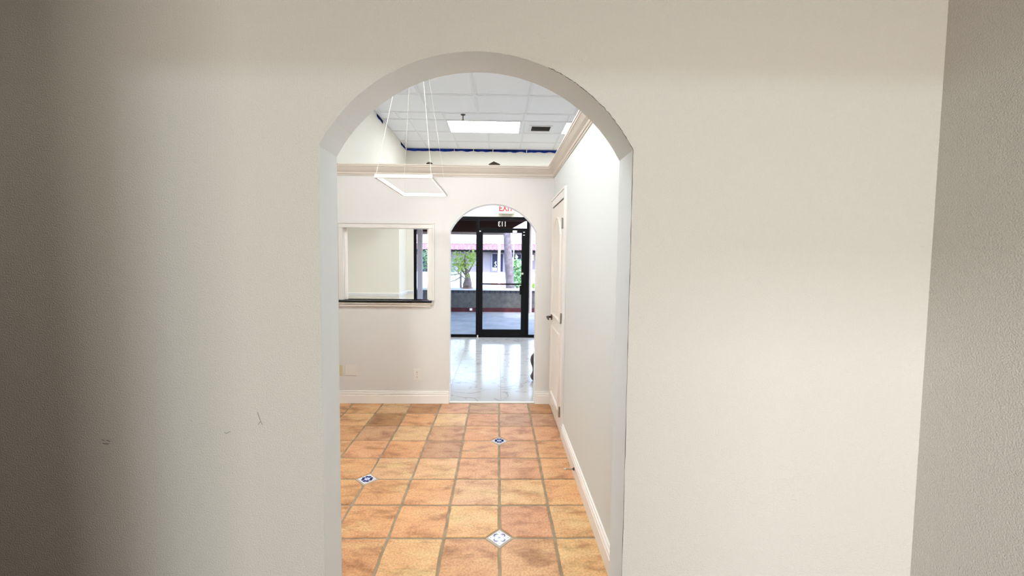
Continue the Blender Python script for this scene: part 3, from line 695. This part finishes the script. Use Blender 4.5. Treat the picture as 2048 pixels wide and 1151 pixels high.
for x0_, x1_, z0_, z1_ in ((.262, .345, 2.016, 2.056), (-.372, -.345, 2.026, 2.046), (.462, .495, 2.02, 2.032), (.462, .495, 1.965, 1.977)):
    bm = BM(); box(bm, x0_, x1_, YF-.006, YF-.003, z0_, z1_); part('label_sticker', bm, M['white_paint'], d1, 'small white sticker')
bm = BM(); box(bm, -.405, -.382, YF-.035, YF-.021, .002, .045, bev=.002); part('floor_bolt', bm, M['rubber'], d1)

# a dark double-bellied floor vase mostly hidden behind the arch
vb = BM(); lathe(vb, (.545, 5.13, 0), [(.095, .002), (.128, .03), (.138, .06), (.120, .095), (.108, .13), (.115, .18), (.133, .225), (.140, .265), (.130, .31), (.100, .35), (.085, .37)], 32)
fixn(vb); tag(obj('floor_vase', vb, M['dark_brown'], smooth=True), 'dark brown rounded vase edge just behind the right side of the small arch', 'vase')

# ------------------------------------------------------------------ outside
M['walk'] = mat('pale_concrete_walkway', (.42, .44, .46), .7, .3, vary=(.30, .32, .34), var_scale=2.5)
M['stucco_dark'] = mat('grey_stucco', (.13, .13, .13), .9, .1, vary=(.085, .085, .085), var_scale=9, bump=(60, .5, .01))
M['red_base'] = mat('dark_red_base_paint', (.06, .018, .022), .8, .2, vary=(.10, .03, .035), var_scale=6)
M['cap'] = mat('white_wall_cap', (.75, .77, .80), .7)
M['beam'] = mat('dark_timber', (.035, .014, .012), .7, .2)
M['soffit'] = mat('red_brown_soffit', (.16, .07, .055), .8, .2, vary=(.10, .045, .04), var_scale=5)
M['gutter'] = mat('grey_gutter', (.42, .36, .36), .6)
M['roof'] = mat('sunlit_pink_clay_tiles', (.44, .32, .35), .9, .2, vary=(.52, .40, .43), var_scale=6)
M['roof_edge'] = mat('rose_clay_tile_edge', (.30, .18, .21), .9, .2, vary=(.22, .12, .15), var_scale=5)
M['bldg'] = mat('pale_lilac_stucco', (.23, .21, .25), .9, .1, vary=(.28, .25, .28), var_scale=1.2)
M['win_dark'] = mat('dark_window_glass', (.03, .03, .06), .4, .1)
M['win_trim'] = mat('grey_window_frame', (.25, .24, .30), .6)
M['mint'] = mat('mint_garden_wall', (.40, .50, .50), .9, .1, vary=(.50, .58, .60), var_scale=2)
M['ground'] = mat('pale_paving', (.46, .48, .50), .9, .1, vary=(.38, .40, .42), var_scale=.8)
M['leaf'] = mat('yellow_green_leaf', (.48, .66, .16), .6, .3, vary=(.66, .80, .34), var_scale=5)
M['leaf_mid'] = mat('mid_green_leaf', (.26, .50, .20), .6, .3, vary=(.52, .72, .46), var_scale=5)
M['bark'] = mat('grey_brown_bark', (.17, .13, .13), .9, .1, vary=(.30, .25, .25), var_scale=14)
M['palm_bark'] = mat('grey_palm_bark', (.25, .22, .24), .9, .1, vary=(.14, .12, .14), var_scale=8, bump=(20, .5, .02))
M['clay'] = mat('clay_saucer', (.50, .30, .25), .9)
M['red'] = mat('red_kerb_paint', (.60, .24, .22), .7)
M['yellow_glow'] = mat('lit_lantern_glass', (.9, .8, .5), .4, emit=(1, .82, .45), estr=1.0)
M['navy_tile'] = mat('navy_round_tile', (.015, .018, .05), .4)

bm = BM(); box(bm, -9, 9, YF+.12, 11.9, -.14, -.02)
tag(obj('floor_walkway', bm, M['walk']), 'pale blue-grey concrete walkway outside the shop door', 'walkway', kind='structure')
bm = BM(); box(bm, XL-.12, SF1+1.4, YF+.12, YF+.3, 2.42, 3.0)
tag(obj('wall_outside', bm, M['soffit']), 'outside face above the shop front', 'wall', kind='structure')
# parapet
pw = thing('parapet_wall', 'low grey stucco wall with dark red base across the walkway', 'low wall', (0, 11.9, 0))
bm = BM(); box(bm, -9, 9, 11.9, 12.15, -.3, .60); part('wall_body', bm, M['stucco_dark'], pw)
bm = BM(); box(bm, -9, 9, 11.885, 11.9, -.02, .10); part('painted_base', bm, M['red_base'], pw)
bm = BM(); box(bm, -9, 9, 11.86, 12.2, .60, .645, bev=.008); part('wall_cap', bm, M['cap'], pw)
x = -1.9
nmed = 0
while x < 1.6:
    bm = BM(); rr_ = .038 if nmed % 2 == 0 else .020
    tube(bm, [(x, 11.9, .555), (x, 11.893, .555)], rr_, 14); part('round_tile', bm, M['navy_tile'], pw); x += .075; nmed += 1
bm = BM(); box(bm, -.82, -.745, 11.87, 11.884, .02, .085, bev=.003); fixn(bm)
tag(obj('utility_cover', bm, M['white_paint']), 'small white square cover on the red base of the low wall', 'cover')
# walkway roof
rf = thing('walkway_roof', 'dark timber walkway roof with grey gutter over the low wall', 'roof', (0, 11, 2.6))
bm = BM()
v = [bm.verts.new(p) for p in ((-9, YF+.3, 2.70), (.95, YF+.3, 2.70), (.95, 12.0, 2.62), (-9, 12.0, 2.62))]; bm.faces.new(v)
v = [bm.verts.new(p) for p in ((-9, YF+.3, 2.80), (.95, YF+.3, 2.80), (.95, 12.0, 2.72), (-9, 12.0, 2.72))]; bm.faces.new(v)
box(bm, .93, .95, YF+.3, 12.0, 2.62, 2.8)
part('soffit_boards', bm, M['soffit'], rf)
bm = BM(); P = [(-9, 2.27), (.18, 2.27), (.80, 2.62), (-9, 2.62)]
A = [bm.verts.new((x, 11.98, z)) for x, z in P]; B = [bm.verts.new((x, 12.12, z)) for x, z in P]
bm.faces.new(A); bm.faces.new(B)
for k in range(4): bm.faces.new((A[k], A[(k+1) % 4], B[(k+1) % 4], B[k]))
part('edge_beam', bm, M['beam'], rf)
for yy in (9.2, 10.3, 11.4):
    bm = BM(); box(bm, -9, .9, yy-.05, yy+.05, 2.54, 2.66); part('cross_beam', bm, M['beam'], rf)
bm = BM(); box(bm, -9, .15, 12.12, 12.22, 2.20, 2.29); part('gutter', bm, M['gutter'], rf)
bm = BM(); tube(bm, [(.90, 11.7, -.02), (.90, 11.7, 2.6)], .045, 12); fixn(bm)
tag(obj('roof_post', bm, M['gutter']), 'slim grey post at the right beside the shop door view', 'post')
bm = BM(); box(bm, -2.19, -2.07, 11.25, 11.4, -.02, 2.62); fixn(bm)
tag(obj('stucco_post', bm, M['gutter']), 'grey textured post seen through the pass-through', 'post')

bm = BM(); box(bm, -40, 40, 12.15, 75, -.5, -.2)
tag(obj('ground', bm, M['ground']), 'pale paved courtyard beyond the low wall', 'ground', kind='structure')
# building across
bd = thing('courtyard_building', 'pale shop building with rose clay tile roof across the courtyard', 'building', (0, 30, -.2))
bm = BM(); box(bm, -20, 20, 30, 38, -.2, 2.4); part('wall', bm, M['bldg'], bd)
bm = BM(); box(bm, -20, 20, 29.1, 29.3, 1.93, 2.07); part('gutter', bm, M['black'], bd)
bm = BM(); random.seed(2)
# barrel tiles of the eave course and the slope
def barrel(bm, x0, x1, step, ya, za, yb, zb, rad):
    x = x0
    while x < x1:
        n = 5; A, B = [], []
        for k in range(n+1):
            a_ = math.pi*k/n; dx = -math.cos(a_)*step/2; dz = math.sin(a_)*rad
            A.append(bm.verts.new((x+dx, ya, za+dz))); B.append(bm.verts.new((x+dx, yb, zb+dz)))
        for k in range(n): bm.faces.new((A[k], A[k+1], B[k+1], B[k]))
        x += step
barrel(bm, -12, 12, .30, 29.2, 2.06, 29.75, 2.50, .05)
part('eave_tiles', bm, M['roof_edge'], bd)
bm = BM(); barrel(bm, -12, 12, .30, 29.65, 2.52, 36, 5.6, .06); part('roof_slope', bm, M['roof'], bd)
def bwin(xa, xb, za, zb):
    bm = BM()
    for a, b, c, d in ((xa-.07, xa, za-.07, zb+.07), (xb, xb+.07, za-.07, zb+.07), (xa, xb, za-.07, za), (xa, xb, zb, zb+.07)): box(bm, a, b, 29.93, 30.0, c, d)
    f = part('window', bm, M['win_trim'], bd); bm = BM(); box(bm, xa, xb, 29.96, 30.0, za, zb); part('pane', bm, M['win_dark'], f)
    return f
bwin(-.46, -.10, .62, 1.82); bwin(.14, .30, .55, 1.82); bwin(.78, 1.60, .85, 1.80); bwin(-5.6, -4.6, .4, 1.7); bwin(3.4, 4.4, .5, 1.8)
sg = thing('shop_sign', 'small white curved sign in the window across the courtyard', 'sign', (-.25, 29.9, 1.1))
bm = BM(); tube(bm, [(-.16, 29.9, 1.22), (-.24, 29.9, 1.26), (-.28, 29.9, 1.18), (-.20, 29.9, 1.08), (-.17, 29.9, .98), (-.25, 29.9, .92), (-.30, 29.9, .96)], .035, 6); part('lettering', bm, M['white_paint'], sg)
bm = BM(); box(bm, -.44, -.14, 29.88, 29.92, .64, .84); part('notice', bm, M['white_paint'], sg)
gw = BM(); box(gw, -14, 14, 25.0, 25.2, -.2, .66); fixn(gw)
tag(obj('garden_wall', gw, M['mint']), 'pale mint garden wall in front of the far building', 'low wall')
kb = BM(); box(kb, -.42, .55, 22.6, 23.1, -.2, .18, bev=.04); fixn(kb)
tag(obj('red_kerb_block', kb, M['red']), 'long red block left of the palm trunk foot', 'kerb')
kb = BM(); box(kb, .95, 1.9, 22.6, 23.0, -.2, .24, bev=.04); fixn(kb)
tag(obj('clay_planter', kb, M['clay']), 'orange clay planter right of the palm trunk foot', 'planter')

def leaves(bm, cen, rad, n, size, seed):
    random.seed(seed)
    for _ in range(n):
        u = Vector((random.gauss(0, 1), random.gauss(0, 1), random.gauss(0, 1))).normalized()*random.random()**.45
        p = Vector(cen)+Vector((u.x*rad[0], u.y*rad[1], u.z*rad[2]))
        d = Vector((random.uniform(-1, 1), random.uniform(-1, 1), random.uniform(-.6, .8))).normalized(); s = d.cross(Vector((random.uniform(-.4, .4), random.uniform(-.4, .4), 1))).normalized()
        L_ = size*random.uniform(.6, 1.3); W_ = L_*.28; n_ = d.cross(s)*L_*.12
        q = [bm.verts.new(p), bm.verts.new(p+d*L_*.45+s*W_+n_), bm.verts.new(p+d*L_), bm.verts.new(p+d*L_*.45-s*W_+n_)]
        bm.faces.new((q[0], q[1], q[2])); bm.faces.new((q[0], q[2], q[3]))
# potted tree standing on the parapet
pt = thing('potted_tree', 'leafy yellow-green bonsai-like tree in a saucer on the low wall', 'plant', (-.90, 12.02, .645))
bm = BM(); lathe(bm, (-.90, 12.02, .645), [(.12, 0), (.175, .018), (.178, .03), (.15, .03)], 24); part('saucer', bm, M['clay'], pt)
bm = BM(); tube(bm, [(-.90, 12.02, .67), (-.90, 12.02, .76), (-.89, 12.02, .88), (-.90, 12.02, 1.02), (-.93, 12.02, 1.2)], [.125, .135, .10, .07, .04], 14)
for p in ([(-.93, 12.02, 1.0), (-1.08, 12.0, 1.2), (-1.22, 12.0, 1.38)], [(-.93, 12.02, 1.02), (-.82, 12.05, 1.2), (-.72, 12.05, 1.4)], [(-.95, 12.02, 1.2), (-.98, 12.0, 1.45), (-.96, 12.0, 1.62)]): tube(bm, p, [.03, .02, .01], 8)
part('trunk', bm, M['bark'], pt, smooth=True)
bm = BM(); leaves(bm, (-1.20, 12.0, 1.44), (.24, .22, .30), 120, .12, 1); leaves(bm, (-.80, 12.03, 1.50), (.22, .2, .26), 120, .12, 2); leaves(bm, (-1.0, 12.0, 1.28), (.26, .2, .2), 110, .12, 3); leaves(bm, (-.87, 11.95, .99), (.05, .05, .06), 24, .08, 4)
part('foliage', bm, M['leaf'], pt)
bt = thing('bare_branched_shrub', 'thin bare branched shrub with few leaves at the left of the potted tree', 'plant', (-1.14, 12.6, -.2))
bm = BM(); tube(bm, [(-1.14, 12.6, -.2), (-1.14, 12.6, 1.1)], .03, 8)
for p in ([(-1.14, 12.6, .95), (-1.3, 12.6, .85), (-1.6, 12.6, .75)], [(-1.14, 12.6, 1.0), (-1.3, 12.6, 1.15), (-1.4, 12.6, 1.3)], [(-1.14, 12.6, 1.0), (-1.02, 12.6, .9)], [(-1.14, 12.6, 1.05), (-1.45, 12.6, 1.0), (-1.7, 12.6, 1.1)]): tube(bm, p, [.018, .014, .008], 6)
part('stem', bm, M['bark'], bt)
bm = BM(); leaves(bm, (-1.45, 12.6, 1.15), (.22, .2, .3), 90, .10, 7); leaves(bm, (-2.0, 12.6, 1.45), (.5, .3, .4), 320, .12, 17); part('foliage', bm, M['leaf_mid'], bt)
# palm
pmz = 14.0
pm = thing('palm_tree', 'leaning grey palm trunk beyond the shop door', 'tree', (.42, pmz, -.2))
bm = BM(); ptsp = []; rs = []
for i in range(16):
    t = i/15; ptsp.append((.46-.26*t**.9, pmz, -.2+3.6*t)); rs.append(.155-.055*t+(.006 if i % 2 else 0))
tube(bm, ptsp, rs, 18); part('trunk', bm, M['palm_bark'], pm, smooth=True)
bm = BM(); random.seed(21)
for k in range(14):
    a_ = 2*math.pi*k/14+random.uniform(-.2, .2); L_ = 1.7; c0 = Vector((.20, pmz, 3.4)); pr_ = None
    for i in range(14):
        t = i/13; p = c0+Vector((math.cos(a_)*L_*t, math.sin(a_)*L_*t, .5*t-1.1*t*t)); side = Vector((-math.sin(a_), math.cos(a_), 0))
        for s in (-1, 1):
            q = [p, p+side*s*.32*(1-t*.6)+Vector((0, 0, -.12)), p+Vector((math.cos(a_)*.06, math.sin(a_)*.06, -.01))]
            bm.faces.new([bm.verts.new(v_) for v_ in q])
part('fronds', bm, M['leaf_mid'], pm)
# other planting and poles
fp = thing('green_shrub', 'green feathery shrub right of the palm trunk', 'plant', (.75, 16.5, -.2))
bm = BM(); tube(bm, [(.75, 16.5, -.2), (.74, 16.5, .5)], .04, 8); part('stem', bm, M['bark'], fp)
bm = BM(); leaves(bm, (.80, 16.5, .85), (.24, .25, .6), 380, .2, 5); leaves(bm, (.62, 16.5, 1.3), (.2, .2, .25), 80, .2, 6); part('foliage', bm, M['leaf_mid'], fp)
fp = thing('low_green_shrub', 'low yellow-green shrub beside the right side light', 'plant', (1.05, 12.9, -.2))
bm = BM(); tube(bm, [(1.05, 12.9, -.2), (1.05, 12.9, .5)], .02, 8); part('stem', bm, M['bark'], fp)
bm = BM(); leaves(bm, (1.06, 12.9, .66), (.18, .2, .22), 160, .12, 8); part('foliage', bm, M['leaf'], fp)
bm = BM(); tube(bm, [(.02, 19, -.2), (.02, 19, 2.9)], .055, 12); fixn(bm); tag(obj('white_post', bm, M['white_paint']), 'straight white post left of the palm trunk', 'post')
bm = BM(); tube(bm, [(.50, 15, -.2), (.47, 15, .9), (.53, 15, 1.5), (.56, 15, 3.2)], .018, 10); fixn(bm); tag(obj('white_conduit', bm, M['white_paint']), 'thin bent white pole right of the palm trunk', 'pole')
ln = thing('wall_lantern', 'glowing yellow wall lantern on the far building at the right', 'lamp', (2.35, 29.9, 1.55))
bm = BM(); box(bm, 2.22, 2.48, 29.72, 29.96, 1.38, 1.78, bev=.02); part('lantern_glass', bm, M['yellow_glow'], ln)
bm = BM(); box(bm, 2.20, 2.50, 29.70, 29.98, 1.78, 1.84); box(bm, 2.28, 2.42, 29.93, 29.99, 1.3, 1.8); part('bracket', bm, M['beam'], ln)
bm = BM(); box(bm, 2.35, 2.75, 29.65, 29.95, .45, .75); fixn(bm); tag(obj('mail_box', bm, M['win_trim']), 'dark box below the wall lantern across the courtyard', 'box')
